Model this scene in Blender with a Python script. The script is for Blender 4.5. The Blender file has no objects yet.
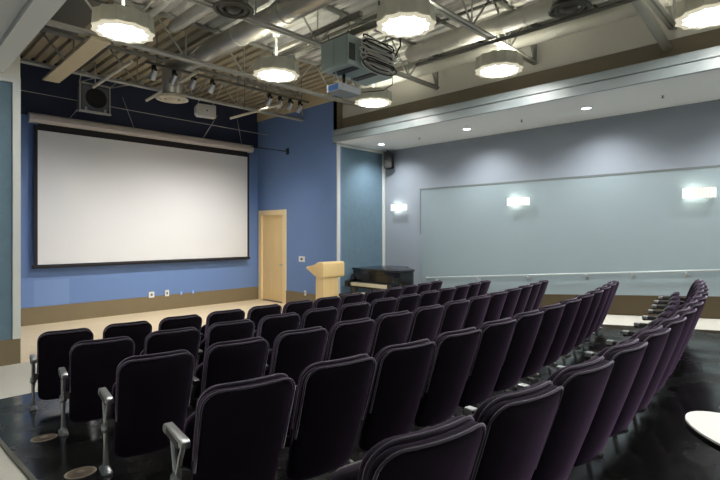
import bpy, bmesh, math, random
from mathutils import Vector, Matrix
random.seed(7)
PI = math.pi
scn = bpy.context.scene
C = scn.collection

# ------------------------------------------------------------------ materials
def mat(name, col, rough=0.5, metal=0.0, noise=0.0, nscale=6.0, bump=0.0, bscale=60.0, spec=0.5,
        sheen=0.0, sheen_tint=None, sheen_rough=0.4, emit=None, estr=0.0, coat=0.0):
    m = bpy.data.materials.new(name); m.use_nodes = True
    nt = m.node_tree; b = nt.nodes['Principled BSDF']
    b.inputs['Base Color'].default_value = (*col, 1)
    b.inputs['Roughness'].default_value = rough
    b.inputs['Metallic'].default_value = metal
    b.inputs['Specular IOR Level'].default_value = spec
    b.inputs['Coat Weight'].default_value = coat
    if sheen:
        b.inputs['Sheen Weight'].default_value = sheen
        b.inputs['Sheen Roughness'].default_value = sheen_rough
        b.inputs['Sheen Tint'].default_value = (*(sheen_tint or (1, 1, 1)), 1)
    if emit:
        b.inputs['Emission Color'].default_value = (*emit, 1)
        b.inputs['Emission Strength'].default_value = estr
    if noise or bump:
        tc = nt.nodes.new('ShaderNodeTexCoord')
    if noise:
        n = nt.nodes.new('ShaderNodeTexNoise'); n.inputs['Scale'].default_value = nscale
        n.inputs['Detail'].default_value = 4
        nt.links.new(tc.outputs['Object'], n.inputs['Vector'])
        r = nt.nodes.new('ShaderNodeMix'); r.data_type = 'RGBA'
        r.inputs[6].default_value = (*[max(0, c * (1 - noise)) for c in col], 1)
        r.inputs[7].default_value = (*[min(1, c * (1 + noise)) for c in col], 1)
        nt.links.new(n.outputs['Fac'], r.inputs[0])
        nt.links.new(r.outputs[2], b.inputs['Base Color'])
    if bump:
        n2 = nt.nodes.new('ShaderNodeTexNoise'); n2.inputs['Scale'].default_value = bscale
        nt.links.new(tc.outputs['Object'], n2.inputs['Vector'])
        bp = nt.nodes.new('ShaderNodeBump'); bp.inputs['Strength'].default_value = bump
        bp.inputs['Distance'].default_value = 0.01
        nt.links.new(n2.outputs['Fac'], bp.inputs['Height'])
        nt.links.new(bp.outputs['Normal'], b.inputs['Normal'])
    return m

M = {}
M['blue'] = mat('blue_paint', (0.14, 0.235, 0.47), 0.55, noise=0.03, nscale=1.2)
M['blue_shaded'] = mat('blue_paint_in_shade', (0.022, 0.032, 0.070), 0.6)  # shade on the stage wall's top, put into the colour
M['teal'] = mat('teal_fabric', (0.125, 0.205, 0.265), 0.7, noise=0.14, nscale=9, bump=0.1, bscale=200)
M['wall_up'] = mat('grey_blue_paint', (0.285, 0.325, 0.37), 0.6, noise=0.03, nscale=1.5)
M['wall_low'] = mat('grey_teal_paint', (0.258, 0.322, 0.345), 0.5, noise=0.03, nscale=1.5)
M['taupe'] = mat('taupe_baseboard', (0.20, 0.155, 0.085), 0.55, noise=0.08, nscale=3)
M['dado'] = mat('dark_brown_baseboard', (0.062, 0.043, 0.018), 0.5, noise=0.08, nscale=3)
M['reveal'] = mat('grey_reveal', (0.15, 0.17, 0.165), 0.6)
M['rail'] = mat('grey_rail', (0.40, 0.45, 0.45), 0.35, metal=0.3)
M['brown'] = mat('brown_shade_band', (0.24, 0.20, 0.14), 0.7)
M['cream'] = mat('cream_paint', (0.80, 0.78, 0.70), 0.7)
M['white_trim'] = mat('white_trim', (0.66, 0.68, 0.65), 0.5)
M['soffit_white'] = mat('soffit_white', (0.86, 0.87, 0.85), 0.6)
M['soffit_grey'] = mat('soffit_grey', (0.72, 0.74, 0.73), 0.6)
M['soffit_blue'] = mat('soffit_fascia', (0.26, 0.30, 0.31), 0.35)
M['carpet'] = mat('light_carpet', (0.58, 0.56, 0.49), 0.9, noise=0.15, nscale=60, bump=0.3, bscale=300)
M['deck'] = mat('metal_deck', (0.66, 0.65, 0.60), 0.55, noise=0.12, nscale=2)
M['deck_warm_lit'] = mat('warm_lit_metal_deck', (0.40, 0.345, 0.235), 0.6, noise=0.2, nscale=2)  # metal deck with the warm light over the stage put into its colour
M['steel'] = mat('painted_steel', (0.40, 0.40, 0.36), 0.45, noise=0.1, nscale=4)
M['steel_dark'] = mat('dark_steel', (0.13, 0.125, 0.105), 0.5)
M['duct'] = mat('galvanised_duct', (0.42, 0.41, 0.36), 0.38, metal=0.55, noise=0.15, nscale=5)
M['duct_white'] = mat('white_duct', (0.70, 0.69, 0.61), 0.6)
M['grille'] = mat('diffuser_metal', (0.10, 0.095, 0.08), 0.5, metal=0.3)
M['grille_pale'] = mat('pale_diffuser_metal', (0.62, 0.57, 0.46), 0.5)
M['black'] = mat('black_plastic', (0.004, 0.004, 0.005), 0.45)
M['cone'] = mat('speaker_cone', (0.007, 0.006, 0.006), 0.8)
M['grey_box'] = mat('speaker_box_grey', (0.13, 0.14, 0.16), 0.5)
M['white_plastic'] = mat('white_plastic', (0.75, 0.75, 0.73), 0.4)
M['blue_plate'] = mat('blue_plate', (0.18, 0.33, 0.72), 0.4)
M['screen'] = mat('screen_fabric', (0.72, 0.72, 0.72), 0.85)
M['screen_border'] = mat('screen_border', (0.012, 0.010, 0.012), 0.8)
M['casing'] = mat('screen_casing', (0.70, 0.62, 0.57), 0.45)
M['chrome'] = mat('cast_aluminium', (0.46, 0.47, 0.48), 0.32, metal=0.85, noise=0.1, nscale=40)
M['dark_cast'] = mat('dark_cast_iron', (0.13, 0.13, 0.13), 0.35, metal=0.7)
M['bracket'] = mat('brushed_metal', (0.6, 0.6, 0.58), 0.35, metal=0.8)
M['velvet'] = mat('plum_black_velvet', (0.0078, 0.0052, 0.0095), 0.85, noise=0.45, nscale=14, bump=0.12, bscale=240, spec=0.12,
                  sheen=0.28, sheen_tint=(0.60, 0.38, 0.70), sheen_rough=0.34)
M['piping'] = mat('velvet_piping', (0.036, 0.028, 0.042), 0.7, spec=0.2, sheen=1.0, sheen_tint=(0.75, 0.68, 0.84), sheen_rough=0.4)
M['seat_pan'] = mat('black_seat_pan', (0.012, 0.011, 0.012), 0.4)
M['piano'] = mat('piano_lacquer', (0.006, 0.006, 0.007), 0.22, coat=0.2)
M['keys'] = mat('ivory_keys', (0.62, 0.55, 0.38), 0.4)
M['worn'] = mat('worn_brown_ring', (0.10, 0.07, 0.045), 0.45, noise=0.7, nscale=40)
M['worn_edge'] = mat('pale_worn_rim', (0.24, 0.20, 0.16), 0.4, noise=0.6, nscale=60)
M['cabinet'] = mat('grey_green_cabinet', (0.34, 0.42, 0.41), 0.5)
M['cabinet_dark'] = mat('cabinet_slot', (0.05, 0.055, 0.055), 0.6)
M['cable'] = mat('grey_cable', (0.62, 0.60, 0.55), 0.5)
M['projector'] = mat('projector_grey', (0.22, 0.24, 0.25), 0.4)
M['lens'] = mat('blue_lens', (0.05, 0.12, 0.30), 0.1)
M['drum'] = mat('drum_shade', (0.58, 0.57, 0.47), 0.55)
M['drum_rim'] = mat('drum_rim_cream', (0.72, 0.66, 0.50), 0.5, emit=(1, 0.93, 0.72), estr=0.35)
M['tan_paper'] = mat('tan_folder', (0.62, 0.50, 0.33), 0.7)
M['lamp'] = mat('lamp_diffuser', (0.9, 0.9, 0.88), 0.5, emit=(1.0, 0.985, 0.94), estr=42.0)
M['uplight'] = mat('uplight_lens', (0.9, 0.9, 0.88), 0.5, emit=(1.0, 0.97, 0.88), estr=10.0)
M['sconce'] = mat('sconce_glass', (0.9, 0.9, 0.85), 0.4, emit=(1.0, 0.98, 0.88), estr=0.7)
M['down'] = mat('downlight_lens', (0.9, 0.9, 0.9), 0.4, emit=(1, 1, 1), estr=6.0)
M['track_lens'] = mat('track_lamp_lens', (0.9, 0.9, 0.9), 0.3, emit=(1, 0.97, 0.9), estr=1.5)

def wood(name, a, b, scale, axis, rough=0.4):
    m = bpy.data.materials.new(name); m.use_nodes = True
    nt = m.node_tree; p = nt.nodes['Principled BSDF']; p.inputs['Roughness'].default_value = rough
    tc = nt.nodes.new('ShaderNodeTexCoord'); mp = nt.nodes.new('ShaderNodeMapping')
    s = [scale, scale, scale]; s[axis] = scale * 0.08
    mp.inputs['Scale'].default_value = s
    n = nt.nodes.new('ShaderNodeTexNoise'); n.inputs['Scale'].default_value = 3; n.inputs['Detail'].default_value = 6
    mx = nt.nodes.new('ShaderNodeMix'); mx.data_type = 'RGBA'
    mx.inputs[6].default_value = (*a, 1); mx.inputs[7].default_value = (*b, 1)
    nt.links.new(tc.outputs['Object'], mp.inputs['Vector']); nt.links.new(mp.outputs['Vector'], n.inputs['Vector'])
    nt.links.new(n.outputs['Fac'], mx.inputs[0]); nt.links.new(mx.outputs[2], p.inputs['Base Color'])
    return m
M['maple'] = wood('maple_wood', (0.76, 0.52, 0.22), (0.87, 0.67, 0.35), 4, 2)
M['maple_pale'] = wood('pale_maple_frame', (0.82, 0.62, 0.32), (0.90, 0.73, 0.44), 4, 2)
M['stage'] = wood('stage_boards', (0.68, 0.54, 0.34), (0.80, 0.66, 0.44), 3, 0, 0.5)
M['plank'] = wood('tan_plank', (0.52, 0.43, 0.26), (0.66, 0.56, 0.37), 4, 1, 0.6)

def gloss_floor():
    m = bpy.data.materials.new('glossy_black_floor'); m.use_nodes = True
    nt = m.node_tree; p = nt.nodes['Principled BSDF']
    tc = nt.nodes.new('ShaderNodeTexCoord')
    n = nt.nodes.new('ShaderNodeTexNoise'); n.inputs['Scale'].default_value = 2.2; n.inputs['Detail'].default_value = 8
    n2 = nt.nodes.new('ShaderNodeTexNoise'); n2.inputs['Scale'].default_value = 26; n2.inputs['Detail'].default_value = 5
    for q in (n, n2): nt.links.new(tc.outputs['Object'], q.inputs['Vector'])
    r = nt.nodes.new('ShaderNodeMapRange'); r.inputs['From Min'].default_value = 0.35; r.inputs['From Max'].default_value = 0.7
    r.inputs['To Min'].default_value = 0.10; r.inputs['To Max'].default_value = 0.38
    nt.links.new(n.outputs['Fac'], r.inputs['Value']); nt.links.new(r.outputs['Result'], p.inputs['Roughness'])
    cr = nt.nodes.new('ShaderNodeValToRGB'); e = cr.color_ramp.elements
    e[0].position = 0.58; e[0].color = (0.010, 0.010, 0.010, 1)
    e[1].position = 0.78; e[1].color = (0.06, 0.057, 0.05, 1)
    nt.links.new(n2.outputs['Fac'], cr.inputs['Fac']); nt.links.new(cr.outputs['Color'], p.inputs['Base Color'])
    return m
M['gloss'] = gloss_floor()

# ------------------------------------------------------------------ mesh helpers
class MB:
    """collects shapes into one mesh"""
    def __init__(self): self.bm = bmesh.new()
    def box(self, a, b, mtx=None, bevel=0.0):
        x0, y0, z0 = a; x1, y1, z1 = b
        co = [(x0,y0,z0),(x1,y0,z0),(x1,y1,z0),(x0,y1,z0),(x0,y0,z1),(x1,y0,z1),(x1,y1,z1),(x0,y1,z1)]
        return self.hexa(co, mtx, bevel)
    def hexa(self, co, mtx=None, bevel=0.0):
        v = [self.bm.verts.new(mtx @ Vector(c) if mtx else c) for c in co]
        fs = [self.bm.faces.new([v[i] for i in q]) for q in ((0,3,2,1),(4,5,6,7),(0,1,5,4),(1,2,6,5),(2,3,7,6),(3,0,4,7))]
        if bevel:
            ed = list({e for f in fs for e in f.edges})
            bmesh.ops.bevel(self.bm, geom=ed, offset=bevel, segments=2, affect='EDGES', profile=0.5)
        return self
    def prism(self, pts, axis, lo, hi, bevel=0.0):
        """extrude 2D outline along axis (0: pts=(y,z), 1: pts=(x,z), 2: pts=(x,y))"""
        def P(p, t):
            return {0: (t, p[0], p[1]), 1: (p[0], t, p[1]), 2: (p[0], p[1], t)}[axis]
        a = [self.bm.verts.new(P(p, lo)) for p in pts]; b = [self.bm.verts.new(P(p, hi)) for p in pts]
        n = len(pts); fs = [self.bm.faces.new(a), self.bm.faces.new(b[::-1])]
        for i in range(n): fs.append(self.bm.faces.new((a[i], b[i], b[(i+1) % n], a[(i+1) % n])))
        if bevel:
            ed = list({e for f in fs for e in f.edges})
            bmesh.ops.bevel(self.bm, geom=ed, offset=bevel, segments=2, affect='EDGES', profile=0.5)
        return self
    def tube(self, pts, r, n=8, closed=False, ry=None):
        pts = [Vector(p) for p in pts]; rr = r if isinstance(r, (list, tuple)) else [r] * len(pts)
        rings = []; prev = None; N = len(pts)
        for i, p in enumerate(pts):
            if closed: t = pts[(i+1) % N] - pts[i-1]
            else: t = pts[min(i+1, N-1)] - pts[max(i-1, 0)]
            t.normalize()
            if prev is None:
                up = Vector((0,0,1)) if abs(t.z) < 0.9 else Vector((1,0,0)); u = t.cross(up).normalized()
            else:
                u = (prev - t * prev.dot(t)).normalized()
            prev = u; w = t.cross(u)
            rings.append([self.bm.verts.new(p + u * (rr[i] * math.cos(2*PI*k/n)) + w * (rr[i] * math.sin(2*PI*k/n))) for k in range(n)])
        for i in range(N if closed else N - 1):
            A = rings[i]; B = rings[(i+1) % N]
            for k in range(n): self.bm.faces.new((A[k], A[(k+1) % n], B[(k+1) % n], B[k]))
        if not closed:
            self.bm.faces.new(rings[0]); self.bm.faces.new(rings[-1][::-1])
        return self
    def lathe(self, prof, o=(0,0,0), n=24, axis='z', cap=True):
        """prof: (r, h) list; around axis through o"""
        o = Vector(o); rings = []
        for r, h in prof:
            ring = []
            for k in range(n):
                a = 2*PI*k/n; c, s = r*math.cos(a), r*math.sin(a)
                q = {'z': (c, s, h), 'x': (h, c, s), 'y': (c, h, s)}[axis]
                ring.append(self.bm.verts.new(o + Vector(q)))
            rings.append(ring)
        for i in range(len(rings)-1):
            for k in range(n): self.bm.faces.new((rings[i][k], rings[i][(k+1) % n], rings[i+1][(k+1) % n], rings[i+1][k]))
        if cap: self.bm.faces.new(rings[0]); self.bm.faces.new(rings[-1][::-1])
        return self
    def loft(self, rings, cap=True):
        R = [[self.bm.verts.new(p) for p in ring] for ring in rings]; n = len(R[0])
        for i in range(len(R)-1):
            for k in range(n): self.bm.faces.new((R[i][k], R[i][(k+1) % n], R[i+1][(k+1) % n], R[i+1][k]))
        if cap: self.bm.faces.new(R[0]); self.bm.faces.new(R[-1][::-1])
        return self
    def build(self, name, m, parent=None, smooth=False, loc=None, kind=None, mesh=None):
        bmesh.ops.recalc_face_normals(self.bm, faces=self.bm.faces[:])
        if smooth:
            for f in self.bm.faces: f.smooth = True
        me = bpy.data.meshes.new(name); self.bm.to_mesh(me); self.bm.free()
        if smooth == 'auto': me.set_sharp_from_angle(angle=math.radians(38))
        me.materials.append(M[m] if isinstance(m, str) else m)
        o = bpy.data.objects.new(name, me); C.objects.link(o)
        if loc: o.location = loc
        if parent: o.parent = parent
        if kind: o['kind'] = kind
        return o

def tag(o, label, cat, group=None):
    n = len(label.split()); assert 4 <= n <= 16, (n, label)
    o['label'] = label; o['category'] = cat
    if group: o['group'] = group
    return o
def thing(name, label, cat, loc=(0,0,0), rz=0.0, group=None):
    o = bpy.data.objects.new(name, None); C.objects.link(o); o.empty_display_size = 0.1
    o.location = loc; o.rotation_euler = (0, 0, rz)
    return tag(o, label, cat, group)
def copy_thing(root, loc, rz, label):
    r = root.copy(); C.objects.link(r); r.location = loc; r.rotation_euler = (0, 0, rz); r['label'] = label
    assert 4 <= len(label.split()) <= 16, label
    for ch in list(root.children):
        c = ch.copy(); C.objects.link(c); c.parent = r
        for g in ch.children:
            d = g.copy(); C.objects.link(d); d.parent = c
    return r
def struct(name, mb, m, smooth=False): return mb.build(name, m, None, smooth, kind='structure')

ORD = ['first','second','third','fourth','fifth','sixth','seventh','eighth','ninth','tenth','eleventh','twelfth','thirteenth']

# ------------------------------------------------------------------ layout constants
SL = 0.075; Y0 = 8.1                       # raked floor
def zf(y): return max(0.0, SL * (Y0 - y))
CAMZ = 1.875
XL, XO, XR = 1.57, 7.80, 9.51              # opening left, opening right, right wall
YP, YS = 8.40, 11.69                       # proscenium plane, stage back wall
ZD = 5.45                                  # deck
ZS = 4.0                                   # soffit underside
YB = -3.2                                  # rear wall
XW = -1.9                                  # left wall

# ------------------------------------------------------------------ floors
b = MB(); b.prism([(YB, zf(YB)), (Y0, 0), (YP, 0), (YP, -0.2), (YB, -0.2)], 0, XW, XR)
struct('floor', b, 'carpet')
b = MB(); b.box((XL-0.3, YP, -0.2), (XO, YS, 0.0)); struct('floor_stage', b, 'stage')
b = MB(); ya, yb = -1.2, 6.17
b.prism([(ya, zf(ya)-0.02), (yb, zf(yb)-0.02), (yb, zf(yb)+0.012), (ya, zf(ya)+0.012)], 0, 0.74, 8.22)
struct('floor_seating', b, 'gloss')
b = MB()
b.prism([(ya, zf(ya)), (yb, zf(yb)), (yb, zf(yb)+0.016), (ya, zf(ya)+0.016)], 0, 0.715, 0.742)
struct('trim_1', b, 'steel_dark')
FT = 0.012                                  # thickness of the black flooring
def fl(y): return zf(y) + FT

# ------------------------------------------------------------------ stage walls
# blue back wall with a rectangular touched-up patch of newer paint
def blue_patch():
    m = M['blue'].copy(); m.name = 'blue_paint_patched'; nt = m.node_tree; p = nt.nodes['Principled BSDF']
    src = p.inputs['Base Color'].links[0].from_socket
    tc = nt.nodes.new('ShaderNodeTexCoord'); sx = nt.nodes.new('ShaderNodeSeparateXYZ')
    nt.links.new(tc.outputs['Object'], sx.inputs['Vector'])
    def rng(sock, lo, hi):
        a = nt.nodes.new('ShaderNodeMath'); a.operation = 'GREATER_THAN'; a.inputs[1].default_value = lo
        c = nt.nodes.new('ShaderNodeMath'); c.operation = 'LESS_THAN'; c.inputs[1].default_value = hi
        d = nt.nodes.new('ShaderNodeMath'); d.operation = 'MULTIPLY'
        nt.links.new(sock, a.inputs[0]); nt.links.new(sock, c.inputs[0])
        nt.links.new(a.outputs[0], d.inputs[0]); nt.links.new(c.outputs[0], d.inputs[1]); return d.outputs[0]
    mu = nt.nodes.new('ShaderNodeMath'); mu.operation = 'MULTIPLY'
    nt.links.new(rng(sx.outputs['X'], 2.42, 3.06), mu.inputs[0]); nt.links.new(rng(sx.outputs['Z'], 0.36, 0.90), mu.inputs[1])
    mx = nt.nodes.new('ShaderNodeMix'); mx.data_type = 'RGBA'
    mx.inputs[7].default_value = (0.175, 0.28, 0.52, 1)
    nt.links.new(mu.outputs[0], mx.inputs[0]); nt.links.new(src, mx.inputs[6]); nt.links.new(mx.outputs[2], p.inputs['Base Color'])
    return m
b = MB(); b.box((XL-0.3, YS, 0), (XO+0.2, YS+0.15, 4.27)); struct('wall_stage_back', b, blue_patch())
b = MB(); b.box((XL-0.3, YS, 4.27), (XO+0.2, YS+0.15, ZD)); struct('wall_stage_back_upper', b, 'blue_shaded')  # upper wall painted darker in place of shade
DY0, DY1, DZ = 10.36, 11.62, 2.50          # door opening with frame
b = MB()
b.box((XO, YP, 0), (XO+0.15, DY0, 5.02)); b.box((XO, DY0, DZ), (XO+0.15, DY1, 5.02)); b.box((XO, DY1, 0), (XO+0.15, YS, 5.02))
struct('wall_stage_right', b, 'blue')
b = MB(); b.box((XO-0.03, YP+0.02, 5.02), (XO+0.18, YS, ZD)); struct('trim_2', b, 'plank')
b = MB(); b.box((XL-0.15, YP+0.12, 0), (XL, YS, ZD)); struct('wall_stage_left', b, 'blue')
BH = 0.36
b = MB(); b.box((XL, YS-0.018, 0), (XO, YS, BH)); struct('baseboard_stage_back', b, 'taupe')
b = MB(); b.box((XO-0.018, YP+0.02, 0), (XO, DY0, BH)); struct('baseboard_stage_right', b, 'taupe')

# proscenium panels
b = MB(); b.box((XW, YP, 0), (XL, YP+0.12, 4.02)); struct('wall_front_left', b, 'teal')
b = MB(); b.box((XO+0.15, YP, 0), (XR, YP+0.12, ZS)); struct('wall_front_right', b, 'teal')
b = MB(); b.box((XL-0.095, YP-0.03, BH), (XL+0.0, YP+0.0, 4.10)); struct('trim_3', b, 'white_trim')
b = MB(); b.box((XW, YP-0.03, 4.02), (XL-0.095, YP, 4.10)); struct('trim_4', b, 'white_trim')
b = MB(); b.box((XO-0.01, YP-0.03, BH), (XO+0.08, YP, 3.99)); struct('trim_5', b, 'white_trim')
b = MB(); b.box((XR-0.11, YP-0.03, BH), (XR-0.02, YP, 3.97)); struct('trim_6', b, 'white_trim')
b = MB(); b.box((XO+0.08, YP-0.03, 3.93), (XR-0.11, YP, 3.99)); struct('trim_7', b, 'white_trim')
b = MB(); b.box((XW, YP-0.02, 0), (XL, YP, BH)); struct('baseboard_front_left', b, 'taupe')
b = MB(); b.box((XO, YP-0.02, 0), (XR, YP, BH)); struct('baseboard_front_right', b, 'taupe')
b = MB(); b.box((XW, YP, 4.10), (XL, YP+0.12, ZD)); struct('wall_front_left_upper', b, 'cream')
b = MB(); b.box((XO+0.0, YP-0.001, 3.99), (8.02, YP+0.12, ZD)); struct('wall_front_right_upper', b, 'brown')

# ------------------------------------------------------------------ right wall
b = MB(); b.box((XR, YB, 0), (XR+0.15, YP+0.12, 4.3)); struct('wall_right', b, 'wall_up')
b = MB()   # large lower wall panel, its foot follows the ramp
pts = [(YB, zf(YB)+BH), (7.2, zf(7.2)+BH), (7.2, 2.92), (YB, 2.92)]
b.prism(pts, 0, XR-0.035, XR); struct('wall_right_panel', b, 'wall_low')
b = MB(); b.box((XR-0.045, YB, 2.92), (XR, 7.235, 2.955)); b.box((XR-0.042, 7.2, 1.85), (XR, 7.225, 2.92)); struct('trim_8', b, 'reveal')
b = MB(); b.prism([(YB, zf(YB)), (YP-0.02, 0), (YP-0.02, BH), (Y0, BH), (YB, zf(YB)+BH)], 0, XR-0.05, XR)
struct('baseboard_right', b, 'dado')
# soffit over the side aisle
b = MB(); b.box((7.72, YB, ZS), (XR, YP, ZS+0.06)); struct('soffit_right', b, 'soffit_white')
b = MB(); b.box((7.66, YB, ZS-0.005), (7.72, YP, 4.13)); b.box((7.66, YB, 4.15), (7.72, YP, 4.275)); b.box((7.69, YB, 4.12), (7.72, YP, 4.16)); struct('soffit_fascia_right', b, 'soffit_blue')
b = MB(); b.box((7.72, YB, 4.255), (8.02, YP, 4.275)); struct('soffit_ledge_right', b, 'brown')
b = MB(); b.box((7.98, YB, 4.06), (8.10, YP, ZD)); struct('wall_right_upper', b, 'cream')
b = MB(); b.box((7.955, YB, 4.275), (7.98, YP, 4.60)); struct('shade_band_right', b, 'brown')  # shadow above the ledge, painted as a brown strip
# left soffit
b = MB(); b.box((XW, YB, 4.05), (1.07, YP, 4.3)); struct('soffit_left', b, 'soffit_grey')
b = MB(); b.box((1.08, YB, 4.0), (1.29, 7.85, 4.45)); struct('soffit_fascia_left', b, 'soffit_white')
b = MB(); b.box((1.20, YB, 4.40), (1.27, YP, ZD)); struct('wall_left_upper', b, 'brown')
# rest of the room shell
b = MB(); b.box((XW-0.15, YB-0.15, 0), (XW, YP+0.1, 4.3)); struct('wall_left', b, 'wall_up')
b = MB(); b.box((XW-0.15, YB-0.15, 0), (XR+0.15, YB, ZD)); struct('wall_rear', b, 'wall_up')

# ------------------------------------------------------------------ corrugated deck
def deck(name, y0, y1, m, pitch=0.205):
    b = MB(); prof = []; x = 1.2
    while x < 8.06:
        for dx, dz in ((0, 0.0), (0.115, 0.0), (0.125, 0.075), (0.195, 0.075)):
            prof.append((x+dx, ZD - 0.075 + dz))
        x += pitch
    va = [b.bm.verts.new((p[0], y0, p[1])) for p in prof]; vb = [b.bm.verts.new((p[0], y1, p[1])) for p in prof]
    ua = [b.bm.verts.new((p[0], y0, ZD+0.04)) for p in (prof[0], prof[-1])]; ub = [b.bm.verts.new((p[0], y1, ZD+0.04)) for p in (prof[0], prof[-1])]
    for i in range(len(prof)-1): b.bm.faces.new((va[i], va[i+1], vb[i+1], vb[i]))
    b.bm.faces.new((ua[0], ub[0], ub[1], ua[1]))
    struct(name, b, m)
deck('ceiling', YB, 7.7, 'deck'); deck('ceiling_stage', 7.7, YS, 'deck_warm_lit')

# ------------------------------------------------------------------ bar joists
JY = [9.67, 7.64, 5.60, 3.60, 1.60, -0.45]
jl = ['steel bar joist nearest the stage back wall', 'steel bar joist second from the stage, behind the far drum lamps',
      'steel bar joist third from the stage, running behind the projector cabinet',
      'steel bar joist fourth from the stage, above the middle right drum lamp',
      'short visible end of steel bar joist at the upper right, beside diagonal pipe',
      'steel bar joist overhead behind the camera']
for j, jy in enumerate(JY):
    t = thing('bar_joist', jl[j], 'joist', (0, jy, 4.72), 0, 'bar joists under the roof deck')
    x0, x1 = 1.29, 7.90
    c = MB()
    for s in (-1, 1): c.box((x0, s*0.012 - (0.05 if s < 0 else 0), 0.0), (x1, s*0.012 + (0.05 if s > 0 else 0), 0.012)); c.box((x0, s*0.012-0.004, 0), (x1, s*0.012+0.004, 0.06))
    c.build('bottom_chord', 'steel', t)
    c = MB()
    for s in (-1, 1): c.box((x0, s*0.012 - (0.05 if s < 0 else 0), 0.655), (x1+0.07, s*0.012 + (0.05 if s > 0 else 0), 0.672)); c.box((x0, s*0.012-0.004, 0.60), (x1+0.07, s*0.012+0.004, 0.655))
    c.build('top_chord', 'steel', t)
    w = 1.10; nodes = [2.05 + w*k for k in range(6)]      # panel points on the top chord
    MB().tube([(1.50, 0, 0.03), (2.03, 0, 0.63)], 0.016, 6).build('diagonal_web', 'steel', t, True)
    for xa in nodes[:-1]:
        MB().tube([(xa+0.02, 0, 0.63), (xa+w/2, 0, 0.03)], 0.016, 6).build('diagonal_web', 'steel', t, True)
        MB().tube([(xa+w/2, 0, 0.03), (xa+w-0.02, 0, 0.63)], 0.016, 6).build('diagonal_web', 'steel', t, True)
        MB().tube([(xa+w/2, 0, 0.04), (xa+w/2, 0, 0.64)], 0.013, 6).build('vertical_web', 'steel', t, True)
    MB().tube([(nodes[-1]+0.02, 0, 0.63), (x1-0.04, 0, 0.03)], 0.016, 6).build('diagonal_web', 'steel', t, True)
    MB().box((x1-0.06, -0.03, -0.02), (x1-0.01, 0.03, 0.66)).build('end_post', 'steel', t)

# ------------------------------------------------------------------ ducts, pipes, planks
def run(name, label, cat, p0, p1, r, m, n=16, rings=0, cap=None):
    """straight round run; rings = raised bands"""
    p0, p1 = Vector(p0), Vector(p1); t = thing(name, label, cat, (p0+p1)/2); c = (p0+p1)/2
    MB().tube([p0-c, p1-c], r, n).build('tube', m, t, 'auto')
    if rings:
        L = (p1-p0).length; d = (p1-p0).normalized(); k = int(L/rings)
        for i in range(1, k):
            q = p0 - c + d*(i*rings)
            MB().tube([q-d*0.008, q+d*0.008], r*1.05, n).build('ring', m, t, 'auto')
    return t
def solid(name, label, cat, mb, m, smooth=False): return tag(mb.build(name, m, None, smooth), label, cat)

big = run('air_duct', 'wide galvanised round duct running from stage toward the top centre', 'duct', (4.2, 9.25, 5.06), (4.3, -1.0, 5.06), 0.165, 'duct', 24, 1.2)
MB().tube([(-0.05, 4.9, 0.0), (-0.06, 5.13, -0.08), (-0.07, 5.2, -0.22)], 0.16, 20).build('elbow', 'duct', big, True)
run('air_duct', 'thin galvanised round duct left of the wide duct', 'duct', (3.45, 7.5, 5.16), (3.55, -1.0, 5.16), 0.10, 'duct', 18, 1.2)
run('air_duct', 'ribbed pale duct along the cream upper wall at right', 'duct', (7.45, 7.2, 4.98), (7.45, 1.55, 4.98), 0.10, 'duct_white', 18, 0.32)
run('air_duct', 'pale ribbed duct ending in a bulb behind the bright centre lamp', 'duct', (6.60, 5.25, 4.96), (6.60, 1.2, 4.98), 0.13, 'duct_white', 20, 0.35)
run('conduit_pipe', 'dark round pipe crossing under the roof at upper right', 'pipe', (6.45, 5.0, 4.68), (6.45, 0.2, 4.68), 0.028, 'steel_dark', 10)
run('conduit_pipe', 'fat grey pipe end running into the brown band at top right', 'pipe', (6.3, 1.72, 4.74), (7.96, 1.70, 4.50), 0.06, 'steel', 14)
run('conduit_pipe', 'pale pipe above the white ceiling speaker and screen', 'pipe', (4.05, 10.1, 4.60), (4.05, 7.9, 4.68), 0.03, 'grille_pale', 10)
run('conduit_pipe', 'pale pipe left of the round stage diffuser', 'pipe', (3.05, 10.1, 4.66), (3.05, 8.2, 4.68), 0.03, 'grille_pale', 10)
lp = run('lighting_pipe', 'pale pipe with clamps under the right group of track spotlights', 'pipe', (5.75, 9.7, 4.45), (6.05, 8.2, 4.55), 0.028, 'grille_pale', 10)
for q in (-0.35, 0.35): MB().tube([(0.2*q/0.7*-0.43*1.0, q, 0.0), (0.2*q/0.7*-0.43, q, 0.90)], 0.007, 6).build('drop_rod', 'steel_dark', lp, True)
solid('ceiling_plank', 'tan flat board hanging under the roof at upper left', 'board', MB().box((2.24, 7.5, 4.63), (2.50, 10.2, 4.67)), 'plank')
solid('roof_opening', 'dark recessed roof panel beside the tan board at upper left', 'panel', MB().box((1.95, 7.9, 5.34), (2.6, 9.5, 5.39)), 'steel_dark')
solid('guy_wire', 'thin wire stretched across the dark top of the stage wall', 'wire', MB().tube([(1.58, 11.2, 4.63), (4.6, 11.2, 4.60), (7.79, 11.2, 4.58)], 0.006, 6), 'cable')
# a bent black bracket on the return wall
t = thing('wall_bracket', 'thin black bracket on blue wall right of the screen', 'bracket', (XO, 10.3, 4.02))
MB().box((-0.02, -0.05, -0.08), (0, 0.05, 0.08)).build('plate', 'black', t)
MB().tube([(-0.01, 0, 0), (-0.9, 0.35, 0.06)], 0.012, 8).build('arm', 'black', t, True)

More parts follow.
